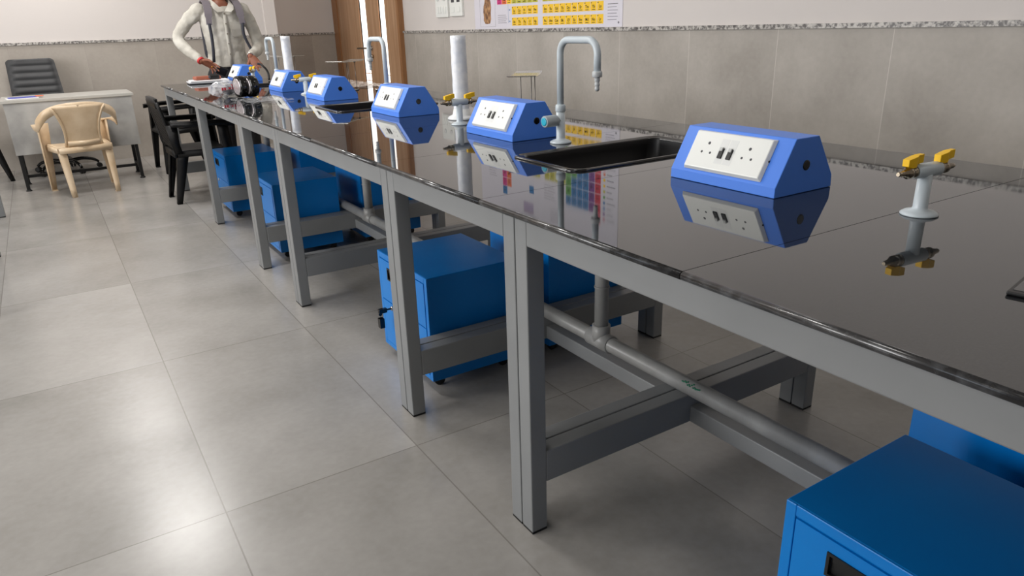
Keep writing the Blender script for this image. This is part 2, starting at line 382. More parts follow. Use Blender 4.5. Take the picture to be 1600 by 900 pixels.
    outline = [(0, -.12), (.035, -.115), (.052, -.08), (.05, -.03), (.058, .02), (.05, .07), (.038, .09), (.034, .13), (.012, .135), (.0, .12), (-.012, .135), (-.03, .11), (-.04, .06), (-.056, .03), (-.062, -.02), (-.056, -.06), (-.06, -.09), (-.035, -.118)]
    prism(bm, [(X0-.001, 5.925-y*1.15, 1.405+z) for y, z in outline], (.001, 0, 0), 11)
    lathe(bm, [(.008, 0), (.008, .001)], (X0, 4.125, 1.272), 12, 10, (-1, 0, 0))
    o = obj('poster', bm, mats); tag(o, 'periodic table poster with yellow rows of elements on the right wall', 'poster')
poster()

# ---------------------------------------------------------------- lab bench: frames, worktop
HB, TH = .886, .016
X0, X1 = .86, 2.04
Z0 = HB-TH
def table_frame(y0, y1, label, bx0=X0, bx1=X1):
    t = thing('table_frame', label, 'table frame', (0, y0, 0), 0)
    Ln = y1-y0; s = .0485
    for x in (bx0, bx1-s):
        for y in (.0018, Ln-s-.0018):
            bm = NB(); box(bm, x, x+s, y, y+s, .006, Z0); lg = obj('leg', bm, FRAME, t, .003)
            bm = NB(); box(bm, x+.001, x+s-.001, y+.001, y+s-.001, 0, .007); obj('foot_cap', bm, RUBBER, lg)
    for x in (bx0, bx1-s):
        bm = NB(); box(bm, x, x+s, s+.0015, Ln-s-.0015, .808, Z0); obj('apron', bm, FRAME, t, .003)
    for y in (.0018, Ln-s-.0018):
        bm = NB(); box(bm, bx0+s, bx1-s, y, y+s, .808, Z0); obj('end_apron', bm, FRAME, t, .003)
        bm = NB(); box(bm, bx0+s, bx1-s, y, y+s, .150, .243); obj('cross_rail', bm, FRAME, t, .003)
    xm = bx0+.572
    bm = NB(); box(bm, xm, xm+.05, s+.0015, Ln-s-.0015, .152, .204); obj('stretcher', bm, FRAME, t, .003)
    return t
UN = [(-.68, .065), (.065, 1.36), (1.36, 2.105), (2.105, 3.39), (3.39, 4.11), (4.11, 5.355), (5.355, 6.745)]
UL = ['short grey steel table frame behind the camera side of the near blue cabinet', 'long grey steel table frame over the nearest blue cabinet, under the nearest gas tap',
      'short grey steel table frame under the nearest black sink', 'long grey steel table frame over the cabinet with keys in its lock',
      'short grey steel table frame under the middle sink', 'long grey steel table frame under the black tape rolls',
      'farthest grey steel table frame, with black chairs pushed under it']
for (a, b), l in zip(UN, UL): table_frame(a, b, l)

SX0, SX1 = .845, 2.165
SINKS = [(1.22, 1.85, 1.60, 1.95), (1.24, 1.83, 3.60, 4.0), (1.24, 1.80, 5.78, 6.09)]
wt = thing('granite_worktop', 'polished black granite worktop of many slabs along the long lab bench', 'worktop', (0, 0, HB))
YS = [-.70, .10, .816, 1.498, 2.144, 2.813, 3.519, 4.20, 4.88, 5.55, 6.20, 6.80]
g = .0009
def slab(bm, x0, x1, y0, y1, hole=None):
    xs, yy = [x0, x1], [y0, y1]
    # front edge is rounded over; back and ends straight
    if hole: hx0, hx1, hy0, hy1 = hole
    r = .008
    def top(xa, xb, ya, yb): box(bm, xa, xb, ya, yb, -TH, 0)
    if hole:
        top(x0+r, hx0, y0, y1); top(hx1, x1, y0, y1); top(hx0, hx1, y0, hy0); top(hx0, hx1, hy1, y1)
    else: top(x0+r, x1, y0, y1)
    prof = [(x0+r, 0)]+[(x0+r-r*math.sin(R(a)), -r+r*math.cos(R(a))) for a in (20, 40, 60, 80, 100, 120, 140, 160, 180)]+[(x0+r, -TH)]
    n0 = len(bm.faces)
    a = [bm.verts.new((x, y0, z)) for x, z in prof]; b = [bm.verts.new((x, y1, z)) for x, z in prof]
    for i in range(len(prof)-1):
        f = bm.faces.new((a[i], a[i+1], b[i+1], b[i])); f.material_index = 1 if i >= 1 else 1; f.smooth = True
    bm.faces.new(a[::-1]); bm.faces.new(b)
for i in range(len(YS)-1):
    hole = next(((a+.02, b-.02, c+.02, d-.02) for a, b, c, d in SINKS if YS[i] < c < YS[i+1]), None)
    bm = NB(); slab(bm, SX0, SX1, YS[i]+g, YS[i+1]-g, hole); obj('slab', bm, [SLAB, SLABEDGE], wt)
bm = NB()
for y in YS[1:-1]: box(bm, SX0+.01, SX1-.002, y-g, y+g, -TH, -.0012)
obj('joint_filler', bm, JOINTF, wt)

# second lab bench at the left edge of the picture
table_frame(5.36, 6.66, 'grey steel table frame whose corner leg shows at the left edge', -1.62, -.434)
table_frame(4.1, 5.34, 'grey steel table frame of the left-hand bench, just outside the left edge', -1.62, -.45)
bm = NB(); slab(bm, -1.66, -.425, 4.08, 6.68); o = obj('granite_worktop', bm, [SLAB, SLABEDGE], loc=(0, 0, HB)); tag(o, 'black worktop of the second bench beyond the left edge', 'worktop')

# ---------------------------------------------------------------- sinks
def rrect(x0, x1, y0, y1, r, z, n=6):
    out = []
    for cx, cy, a0 in ((x1-r, y1-r, 0), (x0+r, y1-r, 90), (x0+r, y0+r, 180), (x1-r, y0+r, 270)):
        for k in range(n+1): a = R(a0+90*k/n); out.append((cx+r*math.cos(a), cy+r*math.sin(a), z))
    return out
def sink(x0, x1, y0, y1, label):
    cx, cy = (x0+x1)/2, (y0+y1)/2
    t = thing('sink', label, 'sink', (cx, cy, HB)); a, b = (x1-x0)/2, (y1-y0)/2
    def rr(d, z, r): return rrect(-a+d, a-d, -b+d, b-d, r, z)
    bm = NB(); loft(bm, [rr(0, .0005, .05), rr(0, .004, .05), rr(.004, .0065, .046), rr(.010, .0065, .042), rr(.014, .004, .038), rr(.024, .0035, .036), rr(.03, .0, .036), rr(.03, -.0015, .036)], cap=False)
    obj('rim', bm, SINK, t)
    bm = NB(); dp = -.155
    loft(bm, [rr(.03, .0, .036), rr(.034, -.02, .036), rr(.04, dp-.01, .036), rr(.055, dp, .03), ], cap=False)
    f = bm.faces.new([bm.verts.new(p) for p in rr(.055, dp, .03)])
    obj('bowl', bm, SINKIN, t)
    bm = NB(); lathe(bm, [(.03, dp+.001), (.03, dp+.004), (.02, dp+.003)], (0, 0, 0)); obj('drain', bm, CHROME, t)
    return t
sink(*SINKS[0], 'black drop-in sink nearest the camera beside the tall tap')
sink(*SINKS[1], 'black drop-in sink in the middle of the bench')
sink(*SINKS[2], 'farthest black drop-in sink near the tape rolls')

# ---------------------------------------------------------------- blue power boxes
def power_box(label, loc):
    t = thing('power_box', label, 'socket box', loc, 0, 'blue power boxes on the bench')
    Ln = .338; P = [(0, 0), (.001, .024), (.062, .132), (.146, .132), (.212, .03), (.214, 0)]
    bm = NB(); prism(bm, [(x, 0, z) for x, z in P], (0, Ln, 0)); obj('body', bm, BOXB, t, .0018)
    # local frame of the sloping front: s along the slope, n outward
    a = Vector((.001, 0, .024)); s = Vector((.061, 0, .108)); sl = s.length; s.normalize(); n = Vector((-s.z, 0, s.x))
    def slope(bm, y0, y1, s0, s1, n0, n1, mi=0, inset=0):
        lo = [a+s*s0+n*n0+Vector((0, y0, 0)), a+s*s1+n*n0+Vector((0, y0, 0)), a+s*s1+n*n0+Vector((0, y1, 0)), a+s*s0+n*n0+Vector((0, y1, 0))]
        hi = [a+s*(s0+inset)+n*n1+Vector((0, y0+inset, 0)), a+s*(s1-inset)+n*n1+Vector((0, y0+inset, 0)), a+s*(s1-inset)+n*n1+Vector((0, y1-inset, 0)), a+s*(s0+inset)+n*n1+Vector((0, y1-inset, 0))]
        loft(bm, [lo, hi], mi, smooth=False)
    bm = NB(); slope(bm, .045, .295, .007, .116, 0, .011, 0, .006)
    pl = obj('socket_plate', bm, PLATE, t, .002)
    for y0, y1 in ((.075, .135), (.205, .265)):
        bm = NB(); slope(bm, y0, y1, .033, .093, .0095, .0108); m = obj('socket', bm, PLATE, pl)
        bm = NB(); c = (y0+y1)/2
        for dy, ds, r in ((0, .080, .0042), (-.014, .055, .0034), (.014, .055, .0034)):
            q = a+s*ds+n*.0106+Vector((0, c+dy, 0)); lathe(bm, [(r, 0), (r, .0006)], q, 12, 0, n)
        for i in range(len(bm.faces)): pass
        me = m.data; b2 = NB(); b2.from_mesh(me); tmp = bpy.data.meshes.new('x'); bm.to_mesh(tmp); bm.free()
        k = len(b2.faces); b2.from_mesh(tmp); b2.faces.ensure_lookup_table()
        for f in b2.faces[k:]: f.material_index = 1
        b2.to_mesh(me); b2.free(); me.materials.append(PLATE2); bpy.data.meshes.remove(tmp)
        # thin dark strips painted as the shadow in the gap around the module
        bm = NB(); slope(bm, y0-.001, y1+.001, .032, .0335, .0096, .0100); slope(bm, y0-.001, y0, .032, .094, .0096, .0100); obj('module_gap_shade', bm, PLATE2, pl)
    for y0 in (.145, .173):
        bm = NB(); slope(bm, y0, y0+.025, .030, .096, .0095, .0112); sw = obj('switch', bm, PANELG, pl)
        bm = NB(); slope(bm, y0+.006, y0+.020, .044, .071, .011, .0145, 0, .001); obj('rocker', bm, BLACK, sw)
        bm = NB(); slope(bm, y0+.008, y0+.018, .062, .073, .0125, .0175, 0, .001); obj('rocker_tip', bm, mat('rocker_grey', (190, 192, 190), .3), sw)
    bm = NB(); q = a+s*.06+n*.001+Vector((0, .049, 0)); lathe(bm, [(.003, 0), (.003, .004)], q, 8, 0, (0, -1, 0)); obj('plate_screw', bm, BLACK, t)
    for y, d in ((0, -1), (Ln, 1)):
        bm = NB(); lathe(bm, [(.0125, -.001), (.0125, .0012), (.010, .0016)], (.107, y, .066), 20, 0, (0, d, 0)); obj('cable_hole', bm, BLACKS, t)
    return t
BL = ['nearest and largest-looking blue power box beside the near gas tap', 'blue power box behind the nearest tall water tap', 'blue power box between the middle sink and white column',
      'blue power box just beyond the middle sink', 'blue power box touching the gas tap behind the middle sink', 'farthest blue power box in front of the standing person']
pb = None
for (y, l) in zip((1.056, 2.19, 3.18, 4.25, 5.115, 6.46), BL):
    if pb is None: pb = power_box(l, (1.388, y, HB+.0005)); pb['group'] = 'blue power boxes on the bench'
    else: dup(pb, l, (1.388, y, HB+.0005))

# ---------------------------------------------------------------- gas taps
def gas_tap(label, loc, rz=0):
    t = thing('gas_tap', label, 'gas tap', loc, rz, 'twin gas taps on the bench')
    bm = NB(); lathe(bm, [(.037, 0), (.037, .003), (.030, .008), (.016, .012), (.0145, .016), (.0138, .086)]); obj('stem', bm, EPOXY, t)
    bm = NB(); lathe(bm, [(.0135, -.038), (.0150, -.036), (.0150, .036), (.0135, .038)], (0, 0, .094), 20, 0, (1, 0, 0)); obj('crossbar', bm, EPOXY, t)
    for d in (-1, 1):
        bm = NB(); lathe(bm, [(.0125, .036), (.0125, .046), (.010, .047), (.010, .050), (.0125, .051), (.0125, .060), (.008, .063), (.0085, .068), (.006, .070), (.0068, .076), (.005, .078), (.0056, .084), (.004, .088)], (0, 0, .094), 16, 0, (d, 0, 0))
        v = obj('valve', bm, BRASSY, t)
        bm = NB(); lathe(bm, [(.005, .1), (.005, .113)], (d*.049, 0, 0), 10); obj('spindle', bm, BRASSY, v)
        bm = NB(); rings = []
        for q, z0_, z1_, wd in ((-.020, .108, .122, .0075), (-.006, .104, .125, .0085), (.004, .105, .127, .0085), (.010, .110, .129, .006), (.027, .113, .130, .0055)):
            x = .049*d+q; rings.append([V(x, -wd, z0_), V(x, wd, z0_), V(x, wd, z1_), V(x, -wd, z1_)])
        loft(bm, rings, smooth=False); obj('lever', bm, YELLOW, t, .0008)
    return t
gt = gas_tap('nearest twin gas tap with yellow levers on the right of the bench', (1.506, .781, HB+.0005), R(-6)); gt['group'] = 'twin gas taps on the bench'
dup(gt, 'twin gas tap with yellow levers in front of the white wrapped column', (1.484, 2.757, HB+.0005), 0)
dup(gt, 'twin gas tap with yellow levers between two blue power boxes', (1.468, 4.834, HB+.0005), R(-10))
dup(gt, 'farthest gas tap, its yellow lever near the black tape rolls', (1.49, 6.30, HB+.0005), R(62))

# ---------------------------------------------------------------- water taps
def water_tap(label, loc, rz=0):
    """spout reaches towards local -Y, knob towards local -X"""
    t = thing('water_tap', label, 'tap', loc, rz, 'tall grey water taps')
    bm = NB(); lathe(bm, [(.038, 0), (.038, .004), (.03, .009), (.0165, .013), (.0155, .018), (.0155, .115)]); obj('base_column', bm, EPOXY, t)
    r = .0118; h = .345; pts = [(0, 0, .115), (0, 0, h-.045)]
    for k in range(1, 8): a = R(90*k/8); pts.append((0, -.045+.045*math.cos(a), h-.045+.045*math.sin(a)))
    pts += [(0, -.045, h), (0, -.155, h)]
    for k in range(1, 8): a = R(90*k/8); pts.append((0, -.155-.045*math.sin(a), h-.045+.045*math.cos(a)))
    pts += [(0, -.2, h-.045), (0, -.2, .235)]
    bm = NB(); tube(bm, pts, r, 16); obj('gooseneck', bm, EPOXY, t)
    bm = NB(); lathe(bm, [(.0165, .108), (.018, .11), (.018, .128), (.0165, .131), (.0118, .133)], n=16); obj('collar', bm, EPOXY, t)
    bm = NB(); lathe(bm, [(.0155, .232), (.0165, .234), (.0165, .246), (.015, .250)], (0, -.2, 0), 16); lathe(bm, [(.004, .188), (.0078, .192), (.0078, .199), (.006, .202), (.0085, .206), (.0085, .213), (.0065, .216), (.009, .220), (.009, .233)], (0, -.2, 0), 16)
    obj('hose_nozzle', bm, mat('nozzle_grey', (190, 194, 196), .35), t)
    bm = NB(); lathe(bm, [(.012, 0), (.012, .018), (.019, .022), (.020, .026), (.020, .07), (.018, .073)], (0, 0, .079), 24, 0, (-1, -.05, 0)); kb = obj('knob', bm, mat('knob_grey', (168, 176, 182), .35), t)
    bm = NB(); lathe(bm, [(.0145, .0725), (.0145, .0745), (.011, .0755)], (0, 0, .079), 24, 0, (-1, -.05, 0)); obj('cap', bm, CYAN, kb)
    return t
w1 = water_tap('nearest tall grey gooseneck tap with cyan cap on its knob', (1.512, 2.066, HB+.0005)); w1['group'] = 'tall grey water taps'
dup(w1, 'tall grey gooseneck tap standing before the wooden door', (1.50, 3.555, HB+.0005), R(180))
dup(w1, 'farthest tall grey gooseneck tap, beside the standing person', (1.50, 5.60, HB+.0005), R(180))

# ---------------------------------------------------------------- white wrapped columns, rod stands
def column(label, loc, rz=0):
    t = thing('wrapped_column', label, 'column', loc, rz, 'white wrapped columns')
    bm = NB(); lathe(bm, [(.064, 0), (.064, .006), (.058, .012), (.042, .020), (.036, .045)]); obj('flange', bm, mat('flange_white', (226, 228, 228), .35), t)
    n = 20; rings = []
    rr_ = random.Random(3)
    for k in range(15):
        z = .03+.328*k/14; ring = []
        for j in range(n):
            a = 2*math.pi*j/n; rad = .0345+rr_.uniform(-.0012, .0012); ring.append(V(rad*math.cos(a), rad*math.sin(a)*.8, z))
        rings.append(ring)
    bm = NB(); loft(bm, rings); obj('wrapped_tube', bm, WRAP, t)
    return t
c1 = column('tall white plastic-wrapped column behind the gas tap in the middle', (1.586, 2.925, HB+.0005), R(-33))
dup(c1, 'far white plastic-wrapped column near the standing person', (1.62, 5.70, HB+.0005), R(-33))
def rod_stand(label, loc, rz):
    t = thing('rod_stand', label, 'stand', loc, rz, 'thin rod stands behind the power boxes')
    bm = NB()
    sec = [(-.16, .006), (-.11, .0), (.0, -.002), (.11, .0), (.16, .006)]
    rings = [[V(x, -.06, z+.19), V(x, .06, z+.19), V(x, .06, z+.193), V(x, -.06, z+.193)] for x, z in sec]
    loft(bm, rings, smooth=False); obj('plate', bm, GLASSP, t)
    for x, y in ((-.05, -.03), (.05, -.035), (.075, .03)):
        bm = NB(); tube(bm, [(x, y, .004), (x, y, .19)], .0019, 8); obj('rod', bm, mat('rod_grey', (120, 118, 114), .3, metal=.6), t)
    bm = NB(); lathe(bm, [(.055, 0), (.055, .004), (.05, .006), (.004, .006)], n=24); bmesh.ops.scale(bm, vec=(1.9, 1, 1), verts=bm.verts); obj('base', bm, mat('stand_base', (60, 60, 62), .4), t)
    bm = NB(); lathe(bm, [(.007, .182), (.007, .190)], (.05, -.035, 0), 12); obj('knob', bm, BLACK, t)
    return t
rs = rod_stand('thin rod stand with flat metal plate behind the second power box', (1.765, 2.665, HB+.0005), R(50))
dup(rs, 'thin rod stand with flat plate in front of the wooden door', (1.77, 4.86, HB+.0005), R(40))
dup(rs, 'farthest thin rod stand behind the far white column', (1.79, 6.36, HB+.0005), R(-62))

# ---------------------------------------------------------------- blue cabinets under the bench
def cabinet(label, loc, rz=0):
    """front faces local -X; origin at the floor below the near front corner"""
    t = thing('cabinet', label, 'cabinet', loc, rz, 'blue steel cabinets under the bench')
    D, W_, z0, z1 = .385, .445, .045, .452
    bm = NB(); box(bm, .004, D, 0, W_, z0, z1); 
    for a in ((0, .004, 0, .022, z0, z1), (0, .004, W_-.022, W_, z0, z1), (0, .004, .022, W_-.022, z1-.024, z1), (0, .004, .022, W_-.022, z0, z0+.02)): box(bm, *a)
    obj('body', bm, CAB, t, .0022)
    zm = .252
    bm = NB(); hy, hz = W_-.15, .375
    box(bm, -.001, .003, .025, hy-.055, zm+.003, z1-.027); box(bm, -.001, .003, hy+.055, W_-.025, zm+.003, z1-.027)
    box(bm, -.001, .003, hy-.055, hy+.055, hz+.024, z1-.027); box(bm, -.001, .003, hy-.055, hy+.055, zm+.003, hz-.024)
    dr = obj('drawer', bm, CAB, t)
    bm = NB(); 
    for a in ((-.004, .003, hy-.056, hy-.050, hz-.025, hz+.025), (-.004, .003, hy+.050, hy+.056, hz-.025, hz+.025), (-.004, .003, hy-.05, hy+.05, hz+.019, hz+.025), (-.004, .003, hy-.05, hy+.05, hz-.025, hz-.019)): box(bm, *a)
    box(bm, .0035, .0045, hy-.05, hy+.05, hz-.02, hz+.02); box(bm, -.001, .001, hy-.045, hy+.045, hz+.008, hz+.019)
    obj('handle', bm, BLACK, dr)
    bm = NB(); box(bm, -.001, .003, .025, W_-.025, z0+.022, zm-.002); obj('door', bm, CAB, t, .001)
    for x in (.05, D-.05):
        for y in (.05, W_-.05):
            bm = NB(); lathe(bm, [(.018, -.009), (.022, -.006), (.022, .006), (.018, .009)], (x, y, .0225), 16, 0, (0, 1, 0)); box(bm, x-.014, x+.014, y-.013, y+.013, .036, .046); obj('castor', bm, BLACK, t)
    return t
def lock(t, keys):
    """lock on the door, with keys hanging from it where the photo shows them"""
    door_ = [c for c in t.children if c.name.startswith('door')][0]
    bm = NB(); lathe(bm, [(.009, 0), (.009, .008), (.006, .009)], (0, .33, .235), 14, 0, (-1, 0, 0)); obj('lock', bm, CHROME, door_)
    if keys:
        bm = NB(); box(bm, -.03, -.008, .3285, .3315, .231, .239); box(bm, -.062, -.028, .322, .338, .226, .244); obj('key', bm, BLACKS, door_, .002)
        bm = NB(); lathe(bm, [(.008, -.001), (.008, .001)], (-.055, .33, .222), 12, 0, (0, 1, 0)); box(bm, -.064, -.044, .318, .342, .165, .205); box(bm, -.0555, -.0535, .329, .331, .2, .225); obj('key_fob', bm, BLACKS, door_, .002)
c0 = cabinet('nearest blue steel cabinet at the lower right corner', (1.0, .222, 0)); c0['group'] = 'blue steel cabinets under the bench'
k2 = dup(c0, 'blue steel cabinet with keys hanging in its lock', (1.0, 2.172, 0))
k3 = dup(c0, 'blue steel cabinet in the front row between the two middle legs', (1.0, 4.175, 0))
k4 = dup(c0, 'farthest front-row blue steel cabinet beside the black chair', (1.0, 5.425, 0))
lock(c0, False); lock(k2, True); lock(k3, False); lock(k4, False)
for y, l in ((.73, 'blue steel cabinet behind the nearest one, its door facing the wall'), (2.62, 'back-row blue steel cabinet directly behind the one with keys'),
             (4.62, 'back-row blue steel cabinet, brown reflection on its top, beside the drain pipe'), (5.86, 'farthest back-row blue steel cabinet')):
    dup(c0, l, (1.915, y, 0), R(180))

# ---------------------------------------------------------------- grey drain pipe
t = thing('drain_pipe', 'grey plastic drain pipe lying on the low rails under the bench', 'pipe', (1.425, 0, .271))
bm = NB(); tube(bm, [(0, -.6, 0), (0, 6.3, 0)], .0255, 20); obj('main_pipe', bm, PVC, t)
bm = NB(); lathe(bm, [(.011, 0), (.011, .0)], (0, 0, 0), 6); bm.free()
for y in (1.72, 3.79, 5.9):
    bm = NB(); lathe(bm, [(.0255, -.055), (.031, -.054), (.031, .054), (.0255, .055)], (0, y, 0), 20, 0, (0, 1, 0)); lathe(bm, [(.031, .0), (.031, .056), (.0255, .057)], (0, y, 0), 20); obj('tee_joint', bm, PVC, t, .0)
    bm = NB(); lathe(bm, [(.0235, .05), (.0235, .455)], (0, y, 0), 20); obj('riser', bm, PVC, t)
    bm = NB(); lathe(bm, [(.0255, .13), (.0262, .131), (.0262, .135), (.0255, .136)], (0, y, .06), 20); obj('pipe_clip', bm, PVC, t)
bm = NB()
rr_ = random.Random(5)
for k in range(16):
    a = R(120+rr_.uniform(0, 25)); y = 1.255+k*.0045
    c = V(math.cos(a)*.0257, y, math.sin(a)*.0257); box(bm, c.x-.002, c.x+.002, y-.002, y+.0025, c.z-.0015, c.z+.0015)
obj('green_mark', bm, mat('green_ink', (20, 120, 90), .5), t)

# ---------------------------------------------------------------- things lying on the bench
def tape_roll(label, loc, rz):
    t = thing('tape_roll', label, 'tape roll', loc, rz, 'round black rolls standing on the bench')
    bm = NB(); lathe(bm, [(.048, -.026), (.064, -.026), (.0665, -.022), (.0665, .022), (.064, .026), (.048, .026)], (0, 0, .067), 40, 0, (1, 0, 0)); obj('roll', bm, BLACKS, t)
    bm = NB(); lathe(bm, [(.05, 0), (.05, .004), (.045, .005), (.03, .003), (.022, .006)], (-.0255, 0, .067), 32, 0, (-1, 0, 0)); obj('silver_face', bm, mat('silver_foil', (206, 198, 200), .25, metal=.7), t)
    return t
tr = tape_roll('round black roll with silver face, right one of the pair on the bench', (1.145, 4.94, HB+.001), R(13))
dup(tr, 'round black roll with silver face, left one against the clear bag', (1.088, 4.965, HB+.001), R(13))
# clear bag with red print
FILM = mat('clear_film', (236, 236, 240), .08, alpha=.45, spec=1)
n, r = noise_mix(FILM, (170, 176, 190), (255, 255, 255), 22, 5, bump=1.0)
bm = NB(); rings = []
rr_ = random.Random(11)
for k in range(13):
    u = k/12; x = -.10+.2*u; rad = .055*math.sin(math.pi*(.12+.80*u))**.6
    ring = []
    for j in range(18):
        a = 2*math.pi*j/18; q = rad*(1+rr_.uniform(-.16, .16)); ring.append(V(x, q*1.25*math.cos(a), max(.002, .048+q*math.sin(a)*.95)))
    rings.append(ring)
loft(bm, rings, smooth=False)
bag = thing('clear_bag', 'crumpled clear plastic bag with red print beside the black rolls', 'plastic bag', (1.02, 5.12, HB+.0005), R(25))
obj('film', bm, FILM, bag)
bm = NB(); sphere(bm, (.03, 0, .045), (.055, .045, .036)); obj('dark_contents', bm, mat('dark_contents', (40, 42, 50), .25), bag)
bm = NB()
m4 = Matrix(((1, 0, 0, -.045), (0, 0, -1, -.066), (0, 1, 0, .052), (0, 0, 0, 1)))
for q in range(6): box(bm, -.075+.018*q, -.063+.018*q, -.069, -.067, .046, .062)
box(bm, .0, .03, -.070, -.068, .058, .078)
obj('red_print', bm, mat('red_print', (200, 40, 60), .5), bag)
# clear film sheet spread flat
bm = NB(); pts = []
def sheet(bm, w_, d_, nx, ny, amp, seed, z=.002):
    rr = random.Random(seed); g_ = [[bm.verts.new((-w_/2+w_*i/nx, -d_/2+d_*j/ny, z+rr.uniform(0, amp))) for j in range(ny+1)] for i in range(nx+1)]
    for i in range(nx):
        for j in range(ny): bm.faces.new((g_[i][j], g_[i+1][j], g_[i+1][j+1], g_[i][j+1]))
sheet(bm, .26, .34, 12, 16, .012, 4)
o = obj('plastic_sheet', bm, mat('clear_sheet', (235, 238, 242), .08, alpha=.16, spec=1), loc=(1.12, 4.62, HB+.0005)); o.rotation_euler = (0, 0, R(12)); tag(o, 'flat clear plastic sheet in front of the black rolls', 'plastic sheet')
# silver slab with papers, brown pouch
t = thing('folder_stack', 'white and silver folders stacked at the far bench corner', 'folders', (1.205, 6.655, HB+.0005), R(-4))
bm = NB(); box(bm, -.16, .14, -.11, .11, 0, .006); obj('bottom_folder', bm, mat('dark_folder', (50, 52, 56), .4), t, .002)
bm = NB(); box(bm, -.165, .135, -.105, .115, .007, .018); obj('silver_folder', bm, mat('silver_folder', (212, 214, 218), .3), t, .002)
bm = NB(); box(bm, -.15, .15, -.11, .10, .019, .027); obj('paper_pad', bm, PAPER, t, .001)
p_ = thing('leather_pouch', 'flat brown leather pouch with black flap on the folders', 'pouch', (1.20, 6.66, HB+.0285), R(4))
bm = NB(); box(bm, -.11, .10, -.05, .05, 0, .03); obj('pouch_body', bm, mat('brown_leather', (150, 84, 62), .5), p_, .012, 4)
bm = NB(); box(bm, .0, .085, -.056, -.02, .002, .036); obj('flap', bm, BLACK, p_, .01, 4)
bm = NB(); lathe(bm, [(.008, 0), (.008, .003)], (.0, -.057, .02), 12, 0, (0, -1, 0)); obj('stud', bm, CHROME, p_)
